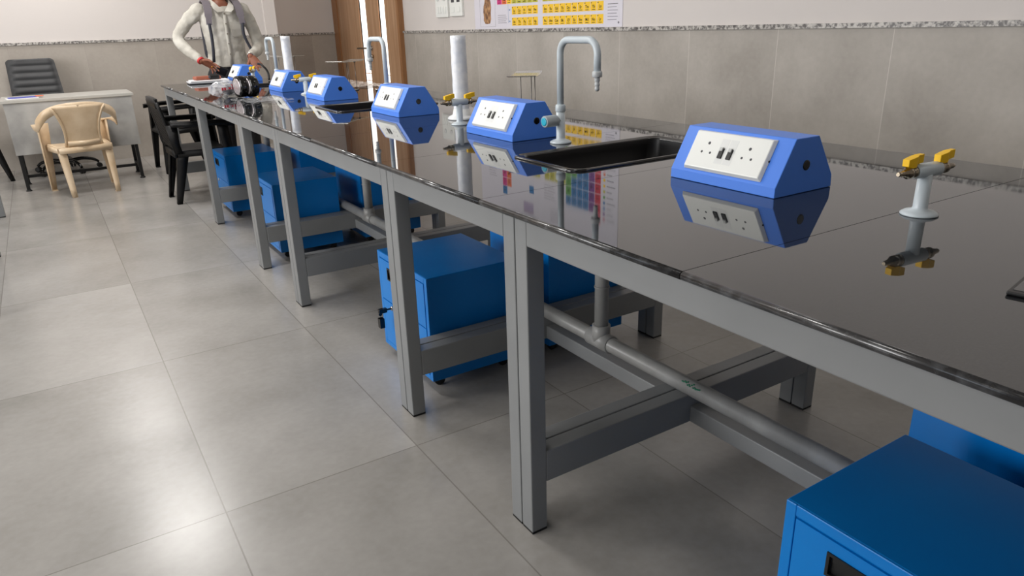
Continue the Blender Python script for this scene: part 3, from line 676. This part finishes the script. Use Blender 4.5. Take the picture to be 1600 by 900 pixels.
# ---------------------------------------------------------------- plastic chairs
def curve_pts(ctrl, n=24):
    out = []
    c = [Vector(p) for p in ctrl]; c = [c[0]*2-c[1]]+c+[c[-1]*2-c[-2]]
    m = len(c)-3
    for k in range(n+1):
        u = m*k/n; i = min(int(u), m-1); f = u-i; a, b, d, e = c[i:i+4]
        out.append(.5*((2*b)+(d-a)*f+(2*a-5*b+4*d-e)*f*f+(3*b-a-3*d+e)*f**3))
    return out
def plastic_chair(label, loc, rz, m, style):
    """monobloc armchair facing local +Y"""
    t = thing('plastic_chair', label, 'chair', loc, rz)
    if style == 'beige': SZ, TOP, AZ, HW = .415, .775, .60, .262
    else: SZ, TOP, AZ, HW = .42, .80, .635, .27
    # seat: a dished slab with rolled front
    bm = NB(); nx, ny = 12, 12; th = .014
    def sz(u, v): return SZ-.018*(1-u*u)*(1-(v*.9)**2)+(.0 if v < .8 else -.03*((v-.8)/.2)**2)
    g1 = []; g2 = []
    for i in range(nx+1):
        u = -1+2*i/nx; a = []; b = []
        for j in range(ny+1):
            v = -1+2*j/ny; wd = .205+.025*(v+1)/2
            x = u*wd; y = v*.215-.0; z = sz(u, v)
            a.append(bm.verts.new((x, y, z))); b.append(bm.verts.new((x, y, z-th)))
        g1.append(a); g2.append(b)
    for i in range(nx):
        for j in range(ny):
            f = bm.faces.new((g1[i][j], g1[i+1][j], g1[i+1][j+1], g1[i][j+1])); f.smooth = True
            f = bm.faces.new((g2[i][j], g2[i][j+1], g2[i+1][j+1], g2[i+1][j])); f.smooth = True
    for i in range(nx):
        bm.faces.new((g1[i][0], g2[i][0], g2[i+1][0], g1[i+1][0])); bm.faces.new((g1[i][ny], g1[i+1][ny], g2[i+1][ny], g2[i][ny]))
    for j in range(ny):
        bm.faces.new((g1[0][j], g1[0][j+1], g2[0][j+1], g2[0][j])); bm.faces.new((g1[nx][j], g2[nx][j], g2[nx][j+1], g1[nx][j+1]))
    # skirt under the seat edge
    for s in (-1, 1): band(bm, [((s*.205, -.2, SZ-.025), (0, 0, .022), (.005, 0, 0)), ((s*.228, .2, SZ-.035), (0, 0, .022), (.005, 0, 0))])
    band(bm, [((-.2, -.212, SZ-.028), (0, 0, .024), (0, .005, 0)), ((.2, -.212, SZ-.028), (0, 0, .024), (0, .005, 0))])
    obj('seat', bm, m, t)
    # legs: an L section, tapering to the floor
    def leg(top, bot, w0, w1, sx, sy):
        bm = NB()
        T, B = Vector(top), Vector(bot); th = .006
        for ax in (0, 1):
            secs = []
            for k in range(7):
                u = k/6; c = T.lerp(B, u); w_ = w0+(w1-w0)*u
                a = Vector((w_/2, 0, 0)) if ax == 0 else Vector((0, w_/2, 0)); b = Vector((0, th/2, 0)) if ax == 0 else Vector((th/2, 0, 0))
                off = Vector((-sx*w_/2, 0, 0)) if ax == 0 else Vector((0, -sy*w_/2, 0))
                secs.append((c+off, a, b))
            band(bm, secs)
        box(bm, B.x-(w1 if sx > 0 else 0), B.x+(0 if sx > 0 else w1), B.y-(w1 if sy > 0 else 0), B.y+(0 if sy > 0 else w1), 0, .008)
        return obj('leg', bm, m, t)
    for s in (-1, 1):
        leg((s*(HW+.005), .19, AZ-.01), (s*.262, .235, .004), .085 if style != 'beige' else .095, .042, s, 1)
        leg((s*.205, -.19, SZ-.005), (s*.185, -.262, .004), .06 if style == 'beige' else .08, .036, s, -1)
    # armrest and outer rim of the back
    if style == 'beige':
        cp = [(.262, .24, .572), (.282, .12, .597), (.296, .0, .604), (.298, -.10, .622), (.286, -.17, .662), (.246, -.222, .715), (.176, -.255, .750), (.09, -.273, .768), (0, -.28, .772)]
        cp = cp+[(-x, y, z) for x, y, z in cp[-2::-1]]
        pts = curve_pts(cp, 48); n = len(pts); bm = NB(); secs = []
        for i, p in enumerate(pts):
            u = abs(i/(n-1)-.5)*2          # 0 at the top of the back, 1 at the arm front
            s = 1 if i < n/2 else -1
            k = min(1, max(0, (u-.62)/.25)); hw = .027+.022*min(1, max(0, (u-.12)/.35))
            wv = (Vector((0, .006, -hw))).lerp(Vector((s*.030, 0, 0)), k)
            tn = (pts[min(i+1, n-1)]-pts[max(i-1, 0)]).normalized(); wv = wv-tn*wv.dot(tn)
            nv = tn.cross(wv).normalized()*.005; secs.append((p-Vector((0, 0, .008+hw*.5*(1-k))), wv, nv))
        band(bm, secs); obj('back_rim', bm, m, t)
        # centre panel of the back, narrow waist at the seat, wide at the top
        def panel(bm, wf, y_off, th, z0, z1, nz=14, nx=10):
            A = []; B = []
            for k in range(nz+1):
                v = k/nz; z = z0+(z1-z0)*v; wd = wf(v); a = []; b = []
                for i in range(nx+1):
                    u = -1+2*i/nx; y = -.205-.075*v+.02*u*u*(1-v*.2)+y_off
                    a.append(bm.verts.new((u*wd, y, z))); b.append(bm.verts.new((u*wd, y-th, z)))
                A.append(a); B.append(b)
            for k in range(nz):
                for i in range(nx):
                    f = bm.faces.new((A[k][i], A[k][i+1], A[k+1][i+1], A[k+1][i])); f.smooth = True
                    f = bm.faces.new((B[k][i], B[k+1][i], B[k+1][i+1], B[k][i+1])); f.smooth = True
                bm.faces.new((A[k][0], A[k+1][0], B[k+1][0], B[k][0])); bm.faces.new((A[k][nx], B[k][nx], B[k+1][nx], A[k+1][nx]))
            for i in range(nx): bm.faces.new((A[0][i], B[0][i], B[0][i+1], A[0][i+1])); bm.faces.new((A[nz][i], A[nz][i+1], B[nz][i+1], B[nz][i]))
        bm = NB(); panel(bm, lambda v: .138-.075*v+.135*v*v, 0, .006, SZ-.01, TOP-.02); bp = obj('back_panel', bm, m, t)
        bm = NB()
        for s in (-1, 1): band(bm, [((s*(.138-.075*v+.135*v*v), -.205-.075*v+.014, SZ+(TOP-.03-SZ)*v), (.009, 0, 0), (0, .008, 0)) for v in [k/10 for k in range(11)]])
        band(bm, [((-.12, -.208, SZ+.03), (0, 0, .018), (0, .007, 0)), ((0, -.222, SZ+.024), (0, 0, .018), (0, .007, 0)), ((.12, -.208, SZ+.03), (0, 0, .018), (0, .007, 0))])
        obj('back_rib', bm, m, bp)
    else:
        for s in (-1, 1):
            bm = NB(); pts = curve_pts([(s*HW, .235, AZ-.012), (s*(HW+.005), .1, AZ), (s*(HW+.003), -.08, AZ+.004), (s*.245, -.225, AZ+.01)], 14)
            band(bm, [(p, (.033-.006*abs(i/14-.5), 0, 0), (0, 0, .008)) for i, p in enumerate(pts)])
            band(bm, [(p-Vector((-s*.0+s*-.028, 0, .018)), (0, 0, .016), (.004, 0, 0)) for i, p in enumerate(pts)])
            obj('armrest', bm, m, t)
            bm = NB(); band(bm, [((s*.245, -.215, AZ-.01), (0, .04, 0), (.005, 0, 0)), ((s*.235, -.205, SZ+.05), (0, .03, 0), (.005, 0, 0)), ((s*.215, -.19, SZ-.02), (0, .03, 0), (.005, 0, 0))]); obj('arm_support', bm, m, t)
        bm = NB()
        def bk(v): return -.2-.08*v, SZ-.02+(TOP-SZ+.02)*v
        for s in (-1, 1): band(bm, [((s*(.2-.012*v+.02*math.sin(v*3.1)), bk(v)[0], bk(v)[1]), (.021, 0, 0), (0, .012, 0)) for v in [k/8 for k in range(9)]])
        band(bm, [((x, -.2-.08-.01*(1-(x/.2)**2), TOP-.012+.012*(1-(x/.2)**2)), (0, 0, .035), (0, .010, 0)) for x in [-.205+.041*k for k in range(11)]])
        band(bm, [((-.19, -.215, SZ+.06), (0, 0, .022), (0, .008, 0)), ((.19, -.215, SZ+.06), (0, 0, .022), (0, .008, 0))])
        obj('back_frame', bm, m, t)
        for x in (-.135, -.08, -.027, .027, .08, .135):
            bm = NB(); band(bm, [((x, bk(v)[0]-.006, bk(v)[1]), (.019, 0, 0), (0, .005, 0)) for v in [.1+.85*k/8 for k in range(9)]]); obj('back_slat', bm, m, t)
    return t
plastic_chair('beige plastic armchair seen from behind in front of the desk', (.185, 7.33, 0), R(8), BEIGE, 'beige')
plastic_chair('black plastic armchair pushed under the far end of the bench', (.985, 6.36, 0), R(-88), CHAIRBLK, 'black')
plastic_chair('black plastic armchair farther off, between the desk and the bench end', (1.08, 7.93, 0), R(94), CHAIRBLK, 'black')
plastic_chair('black plastic armchair cut by the left edge, only a leg showing', (-.67, 8.48, 0), R(95), CHAIRBLK, 'black')

# ---------------------------------------------------------------- teacher's desk
t = thing('desk', 'grey concrete-look desk with black metal legs by the back wall', 'desk', (-.31, 7.62, 0), R(0))
bm = NB(); box(bm, -.015, 1.015, -.012, .54, .762, .787); obj('desk_top', bm, DESKTOP, t, .002)
bm = NB(); box(bm, .005, .995, .0, .018, .32, .762); obj('front_panel', bm, DESKP, t, .001)
DL = BLACK
for x in (.03, .955):
    for y in (.03, .40):
        bm = NB(); box(bm, x-.014, x+.014, y-.014, y+.014, .012, .762); lg = obj('leg', bm, DL, t, .002)
        bm = NB(); lathe(bm, [(.024, 0), (.024, .006), (.016, .014)], (x, y, 0), 12); obj('foot', bm, RUBBER, lg)
    bm = NB(); box(bm, x-.012, x+.012, .044, .386, .09, .115); obj('side_rail', bm, DL, t, .002)
bm = NB(); box(bm, .042, .943, .20, .225, .09, .115); obj('cross_rail', bm, DL, t, .002)
t = thing('papers', 'white papers with blue folder and orange card on the desk', 'papers', (-.17, 7.79, .788), R(6))
bm = NB(); box(bm, -.11, .13, -.09, .09, 0, .003); obj('sheet', bm, PAPER, t)
bm = NB(); box(bm, -.09, .12, -.03, .085, .0032, .009); obj('blue_cover', bm, BLUEPEN, t, .001)
bm = NB(); box(bm, .115, .175, -.02, .06, .0095, .013); obj('orange_card', bm, REDORANGE, t)

# ---------------------------------------------------------------- office chair behind the desk
t = thing('office_chair', 'dark grey leather swivel chair with pleated back behind the desk', 'office chair', (.06, 8.56, 0), R(4))
def cushion(bm, secs, W_, thick, nx=12):
    """secs: (y, z, width) up the back; pleated surface"""
    A = []; B = []
    for k, (y, z, wd, bulge) in enumerate(secs):
        a = []; b = []
        for i in range(nx+1):
            u = -1+2*i/nx; e = (1-u**6)
            a.append(bm.verts.new((u*wd, y-(thick*.5+bulge)*e+.03*u*u*-1, z))); b.append(bm.verts.new((u*wd, y+thick*.5*e-.03*u*u, z)))
        A.append(a); B.append(b)
    n = len(A)-1
    for k in range(n):
        for i in range(nx):
            f = bm.faces.new((A[k][i], A[k][i+1], A[k+1][i+1], A[k+1][i])); f.smooth = True
            f = bm.faces.new((B[k][i], B[k+1][i], B[k+1][i+1], B[k][i+1])); f.smooth = True
        bm.faces.new((A[k][0], A[k+1][0], B[k+1][0], B[k][0])); bm.faces.new((A[k][nx], B[k][nx], B[k+1][nx], A[k+1][nx]))
    for i in range(nx): bm.faces.new((A[0][i], B[0][i], B[0][i+1], A[0][i+1])); bm.faces.new((A[n][i], A[n][i+1], B[n][i+1], B[n][i]))
secs = []
for k in range(57):
    v = k/56; z = .50+.59*v; y = .16+.13*v
    wd = .235-.03*v; 
    if v > .95: wd -= .03*((v-.95)/.05)**2
    pl_ = abs(math.sin(math.pi*v*9)) if .28 < v < .93 else .9
    secs.append((y, z, wd, .004+.014*pl_**.5))
bm = NB(); cushion(bm, secs, 0, .045); o = obj('backrest', bm, LEATHER, t); o.location.x = -.08
bm = NB()
for s in (-1, 1): band(bm, [((s*.20-.08, .135, .74), (.012, 0, 0), (0, .012, 0)), ((s*.155-.08, .13, .71), (.012, 0, 0), (0, .012, 0)), ((s*.14-.08, .12, .62), (.012, 0, 0), (0, .012, 0))])
obj('side_piping', bm, LEATHER, t)
bm = NB(); box(bm, -.25, .25, -.25, .24, .42, .51); obj('seat', bm, LEATHER, t, .035, 4)
bm = NB(); box(bm, -.11, -.05, .2, .235, .36, .62); box(bm, -.11, -.05, .0, .23, .36, .40); obj('back_bracket', bm, BLACK, t, .006)
for s in (-1, 1):
    bm = NB(); tube(bm, curve_pts([(s*.24, -.1, .43), (s*.30, -.12, .5), (s*.30, -.1, .62), (s*.29, .1, .64), (s*.26, .16, .55), (s*.24, .1, .44)], 20), .014, 10); obj('armrest', bm, BLACK, t)
bm = NB(); lathe(bm, [(.03, .08), (.03, .2), (.022, .21), (.022, .42)]); lathe(bm, [(.05, .07), (.055, .09), (.03, .12)]); obj('gas_column', bm, BLACKS, t)
for k in range(5):
    a = R(-90+72*k+20); d = V(math.cos(a), math.sin(a), 0); sd = V(-d.y, d.x, 0)
    bm = NB(); tube(bm, curve_pts([V(0, 0, .10)+d*.03, V(0, 0, .115)+d*.14, V(0, 0, .095)+d*.24, V(0, 0, .062)+d*.29], 12), [.02-.0006*i for i in range(13)], 10); sp_ = obj('base_spoke', bm, BLACKS, t)
    bm = NB(); c = d*.29+V(0, 0, .027)
    for s in (-1, 1): lathe(bm, [(.018, -.009), (.026, -.006), (.026, .006), (.018, .009)], c+sd*.014*s, 16, 0, sd)
    obj('castor', bm, BLACK, sp_)

# ---------------------------------------------------------------- standing person
SKIN = mat('skin', (132, 78, 56), .5); noise_mix(SKIN, (122, 70, 50), (142, 88, 64), 12, 4)
SHIRT = mat('pale_shirt', (206, 202, 190), .8)
n, r = noise_mix(SHIRT, (178, 174, 164), (198, 195, 186), 9, 5, bump=.4)
TROUS = mat('black_trousers', (26, 26, 30), .8)
STRAPG = mat('grey_strap', (112, 106, 112), .7); STRAPD = mat('dark_strap', (46, 48, 58), .7)
person = thing('person', 'person in a pale long-sleeved shirt leaning over the far bench end', 'person', (1.5, 7.17, 0)); person.scale = (1.045,)*3
def ell(c, rx, ry, n=24, tilt=0): return [V(c[0]+rx*math.cos(2*math.pi*j/n), c[1]+ry*math.sin(2*math.pi*j/n), c[2]+tilt*math.sin(2*math.pi*j/n)) for j in range(n)]
def limb(bm, joints, radii, sub=5):
    pts = []; rr = []
    c = curve_pts(joints, sub*(len(joints)-1))
    for i, p in enumerate(c):
        u = i/sub; k = min(int(u), len(joints)-2); f = u-k; rr.append(radii[k]*(1-f)+radii[k+1]*f)
    tube(bm, c, rr, 16); sphere(bm, c[0], radii[0], 0, 14); sphere(bm, c[-1], radii[-1], 0, 14)
def remesh(o, vs, sm=6, fac=.5):
    m = o.modifiers.new('remesh', 'REMESH'); m.mode = 'VOXEL'; m.voxel_size = vs; m.use_smooth_shade = True
    s = o.modifiers.new('smooth', 'SMOOTH'); s.iterations = sm; s.factor = fac
def hand(bm, wrist, dirv, palm_n, side, curls, spread=.2, scale=1.0):
    """wrist point, direction of the palm, palm normal, side of the thumb"""
    d = Vector(dirv).normalized(); n = Vector(palm_n); n = (n-d*n.dot(d)).normalized(); s = d.cross(n).normalized()*side
    W0 = Vector(wrist); L_ = .088*scale
    secs = [(0, .026, .019), (.2, .033, .017), (.6, .041, .015), (1.0, .041, .0125)]
    rings = []
    for u, a, b in secs:
        c = W0+d*L_*u; rings.append([c+s*a*scale*math.cos(2*math.pi*j/16)+n*b*scale*math.sin(2*math.pi*j/16) for j in range(16)])
    loft(bm, rings)
    lens = (.068, .076, .071, .056)
    for k, (ln, cu) in enumerate(zip(lens, curls)):
        off = (.030-.020*k)*scale; base = W0+d*(L_*.86)+s*off
        fd = (d+s*(1.5-k)*spread*.25).normalized(); p = base; pts = [p]; ang = 0
        for seg, fr in enumerate((.45, .32, .23)):
            ang += cu*(.7, .9, .6)[seg]; dd = (fd*math.cos(ang)+n*math.sin(ang)); p = p+dd*ln*fr*scale*1.15; pts.append(p)
        tube(bm, pts, [.0098*scale, .0092*scale, .0084*scale, .0068*scale], 10); sphere(bm, pts[-1], .0070*scale, 0, 8); sphere(bm, pts[0], .0098*scale, 0, 8)
        for q in pts[1:-1]: sphere(bm, q, .0092*scale, 0, 8)
    tb = W0+d*L_*.28+s*.026*scale; td = (d*.65+s*.75+n*.25).normalized(); t2 = tb+td*.042*scale; t3 = t2+(d*.9+s*.25+n*.35).normalized()*.032*scale
    tube(bm, [tb, t2, t3], [.014*scale, .0115*scale, .0085*scale], 10); sphere(bm, t3, .0086*scale, 0, 8); sphere(bm, t2, .0115*scale, 0, 8)
# joints, local to the person (origin between the feet, facing -Y)
shR, elR, wrR = V(-.190, .02, 1.405), V(-.375, .02, 1.185), V(-.262, -.19, 1.012)
shL, elL, wrL = V(.190, .02, 1.405), V(.275, .02, 1.11), V(.14, -.215, 1.03)
bm = NB()
# legs, hips, trunk, neck, head, arms, hands in one surface
loft(bm, [ell((0, .03, z), a, b) for z, a, b in ((.86, .12, .09), (.92, .155, .105), (1.02, .14, .095), (1.15, .145, .10), (1.28, .16, .108), (1.38, .150, .09), (1.44, .10, .07), (1.475, .06, .06))])
for s in (-1, 1):
    limb(bm, [(s*.09, .03, .88), (s*.10, .02, .50), (s*.11, .03, .09)], [.085, .055, .038], 8)
    sphere(bm, (s*.11, -.03, .045), (.045, .115, .045))
limb(bm, [(0, .035, 1.44), (0, .02, 1.53), (0, .0, 1.57)], [.06, .053, .055], 5)
sphere(bm, (0, -.005, 1.66), (.078, .098, .118), 0, 24); sphere(bm, (0, -.035, 1.60), (.055, .062, .058), 0, 20)
sphere(bm, (0, -.105, 1.645), (.014, .020, .024)); sphere(bm, (0, -.096, 1.597), (.024, .010, .007)); sphere(bm, (0, -.085, 1.562), (.022, .018, .016))
for s in (-1, 1): sphere(bm, (s*.079, .005, 1.65), (.010, .02, .032)); sphere(bm, (s*.03, -.088, 1.683), (.022, .012, .006))
limb(bm, [shR, elR, wrR], [.040, .034, .026], 8); limb(bm, [shL, elL, wrL], [.040, .034, .026], 8)
hand(bm, wrR, (.78, -.12, -.42), (.15, -.55, -.8), -1, (.25, .35, .45, .6), .5)
hand(bm, wrL, (.30, -.45, -.72), (-.3, -.75, .3), 1, (.35, .3, .4, .5), .4)
o = obj('body', bm, SKIN, person); remesh(o, .0042, 3, .4)
bm = NB(); loft(bm, [ell((0, .035, z), a, b) for z, a, b in ((.80, .165, .115), (.88, .172, .12), (.96, .16, .11), (.99, .155, .108))])
for s in (-1, 1): limb(bm, [(s*.092, .035, .86), (s*.105, .03, .50), (s*.112, .035, .09)], [.098, .078, .068], 8)
o = obj('trousers', bm, TROUS, person); remesh(o, .009, 3)
# shirt
bm = NB()
loft(bm, [ell((0, .03-lean, z), a, b) for z, a, b, lean in ((.945, .178, .128, 0), (.985, .168, .122, 0), (1.06, .156, .116, .0), (1.16, .162, .12, .004), (1.27, .178, .128, .008), (1.36, .190, .122, .006), (1.41, .172, .100, 0), (1.432, .12, .082, -.005), (1.445, .08, .066, -.008))])
limb(bm, [shR+V(.012, 0, .0), shR.lerp(elR, .5)+V(-.012, 0, .012), elR, elR.lerp(wrR, .5)+V(-.008, .005, -.01), wrR.lerp(elR, .10)], [.062, .052, .046, .044, .034], 6)
limb(bm, [shL+V(-.012, 0, .0), shL.lerp(elL, .5)+V(.012, 0, .01), elL, elL.lerp(wrL, .5)+V(.01, .0, -.008), wrL.lerp(elL, .12)], [.062, .052, .047, .047, .035], 6)
shirt = obj('shirt', bm, SHIRT, person); remesh(shirt, .007, 3)
tx = bpy.data.textures.new('folds', 'CLOUDS'); tx.noise_scale = .055; tx.noise_depth = 2
d_ = shirt.modifiers.new('folds', 'DISPLACE'); d_.texture = tx; d_.strength = .016; d_.mid_level = .5
# collar: two pointed leaves
for s in (-1, 1):
    bm = NB()
    neck = [V(s*.003, -.112, 1.39), V(s*.03, -.098, 1.425), V(s*.055, -.07, 1.46), V(s*.070, -.01, 1.485), V(s*.05, .06, 1.50), V(0, .085, 1.505)]
    leaf = [V(s*.055, -.128, 1.385), V(s*.078, -.118, 1.405), V(s*.088, -.088, 1.435), V(s*.094, -.01, 1.458), V(s*.07, .08, 1.475), V(0, .108, 1.48)]
    loft(bm, [[a, b, b+V(0, -.005, .003), a+V(0, -.005, .003)] for a, b in zip(neck, leaf)], smooth=False); obj('collar', bm, SHIRT, shirt)
bm = NB(); band(bm, [((0, -.103-.0, 1.39), (.013, 0, 0), (0, .003, 0)), ((0, -.110, 1.30), (.013, 0, 0), (0, .003, 0)), ((0, -.103, 1.18), (.013, 0, 0), (0, .003, 0)), ((0, -.097, 1.06), (.013, 0, 0), (0, .003, 0)), ((0, -.103, .96), (.013, 0, 0), (0, .003, 0))]); obj('button_placket', bm, SHIRT, shirt)
for z, y in ((1.375, -.107), (1.295, -.113), (1.215, -.110), (1.135, -.105), (1.05, -.101)):
    bm = NB(); lathe(bm, [(.006, 0), (.006, .003)], (0, y, z), 12, 0, (0, -1, 0)); obj('button', bm, mat('button_grey', (120, 112, 100), .4), shirt)
bm = NB(); band(bm, [((.078, -.098, 1.31), (.045, .012, 0), (0, .002, 0)), ((.078, -.100, 1.25), (.045, .012, 0), (0, .002, 0)), ((.078, -.095, 1.20), (.042, .012, 0), (0, .002, 0)), ((.078, -.093, 1.188), (.02, .006, 0), (0, .002, 0))], smooth=False); obj('pocket', bm, SHIRT, shirt)
# wristband, watch, rings, hair, eyes
dR = (wrR-elR).normalized(); dL = (wrL-elL).normalized()
bm = NB(); lathe(bm, [(.0285, -.010), (.0325, -.007), (.0325, .007), (.0285, .010)], wrR, 18, 0, dR); obj('red_wrist_thread', bm, mat('red_thread', (190, 44, 48), .6), person)
bm = NB(); lathe(bm, [(.0285, -.006), (.031, -.004), (.031, .004), (.0285, .006)], wrL, 18, 0, dL); obj('watch', bm, CHROME, person)
hd = V(.78, -.12, -.42).normalized()
for k in (.088, .1):
    bm = NB(); sphere(bm, wrR+hd*k+V(0, -.012, .012 if k > .09 else -.012), .0075); obj('ring', bm, mat('gold', (220, 170, 70), .25, metal=1), person)
bm = NB(); sphere(bm, (0, .012, 1.69), (.086, .102, .10), 0, 24)
bmesh.ops.bisect_plane(bm, geom=bm.verts[:]+bm.edges[:]+bm.faces[:], plane_co=(0, 0, 1.68), plane_no=(0, -.7, -.75), clear_outer=True)
obj('hair', bm, mat('black_hair', (16, 14, 13), .6), person)
for s in (-1, 1): bm = NB(); sphere(bm, (s*.03, -.090, 1.67), .011); obj('eye', bm, mat('eye_white', (225, 220, 214), .3), person)
# backpack worn by the person
bp = thing('backpack', 'grey backpack worn by the person, its straps over both shoulders', 'backpack', (1.5, 7.17, 0)); bp.scale = (1.045,)*3
bm = NB(); box(bm, -.14, .14, .175, .31, 1.0, 1.42); obj('pack', bm, STRAPD, bp, .05, 4)
for s, wv in ((-1, 0), (1, 1)):
    x0 = s*.118
    bm = NB(); pts = [(x0, .19, 1.38), (x0, .12, 1.46), (x0, .03, 1.487), (x0+s*.004, -.055, 1.46), (x0+s*.008, -.103, 1.40), (x0+s*.014, -.117, 1.34), (x0+s*.018, -.121, 1.29)]
    c = curve_pts(pts, 18); nn = len(c); secs = []
    for i, p in enumerate(c):
        tn = (c[min(i+1, nn-1)]-c[max(i-1, 0)]).normalized(); a = Vector((1, 0, 0)); a = (a-tn*a.dot(tn)).normalized(); b = tn.cross(a)*.006
        secs.append((p, a*(.030 if i < 15 else .022), b))
    band(bm, secs, smooth=False); stp = obj('shoulder_strap', bm, STRAPG, bp)
    end = [(x0+s*.018, -.124, 1.30), (x0+s*.014, -.128, 1.2), (x0+s*.02+wv*.03, -.125, 1.10), (x0+s*.03+wv*.06, -.10, 1.02)] if s > 0 else [(x0+s*.018, -.124, 1.30), (x0+s*.016, -.128, 1.2), (x0+s*.02, -.13, 1.10), (x0+s*.03, -.125, .99)]
    bm = NB(); band(bm, [(p, (.012, 0, 0), (0, .003, 0)) for p in curve_pts(end, 10)]); obj('webbing', bm, STRAPD, stp)
# black phone-like case held in the right hand
bm = NB(); box(bm, -.045, .045, -.012, .012, -.035, .035); o = obj('black_pouch', bm, BLACK, None, .006, 3, loc=(1.375, 6.93, .965)); o.rotation_euler = (R(20), R(25), 0); tag(o, 'small black case held by the person beside the farthest box', 'case')

# small things at the back of the bench before the door
bm = NB(); sheet(bm, .26, .85, 8, 20, .010, 9)
o = obj('plastic_sheet', bm, mat('milky_sheet', (226, 214, 204), .2, alpha=.5, spec=.8), loc=(2.0, 5.45, HB+.0005)); tag(o, 'pale plastic sheet at the back edge of the bench before the wooden door', 'plastic sheet')
t = thing('pipe_fitting', 'small chrome pipe fitting behind the middle sink', 'fitting', (1.70, 4.18, HB+.0005))
bm = NB(); lathe(bm, [(.014, 0), (.014, .004), (.008, .006), (.008, .045), (.011, .048), (.011, .055)]); obj('outlet', bm, CHROME, t)
bm = NB(); lathe(bm, [(.014, 0), (.014, .004), (.008, .006), (.008, .060), (.012, .063), (.012, .072)], (.03, .03, 0)); tube(bm, [(0, 0, .03), (.03, .03, .03)], .005, 8); obj('outlet', bm, CHROME, t)

# black cable loop behind the farthest box
bm = NB(); tube(bm, curve_pts([(.022, -.03, .006), (.026, -.02, .05), (.016, -.01, .09), (-.008, 0, .122), (-.02, .03, .137), (-.03, .06, .137)], 16), .009, 8)
o = obj('cable', bm, BLACK, loc=(1.628, 6.47, HB+.0005)); tag(o, 'thick black cable looping behind the farthest blue box', 'cable')


t = thing('tablet', 'thin dark tablet lying flat on the worktop, cut by the right edge', 'tablet', (1.153, .451, HB+.0005), R(10))
bm = NB(); box(bm, 0, .18, -.25, 0, 0, .006); obj('case', bm, mat('tablet_case', (18, 18, 19), .4), t, .002)
bm = NB(); box(bm, .012, .168, -.238, -.006, .006, .0066); obj('screen', bm, SLAB, t)
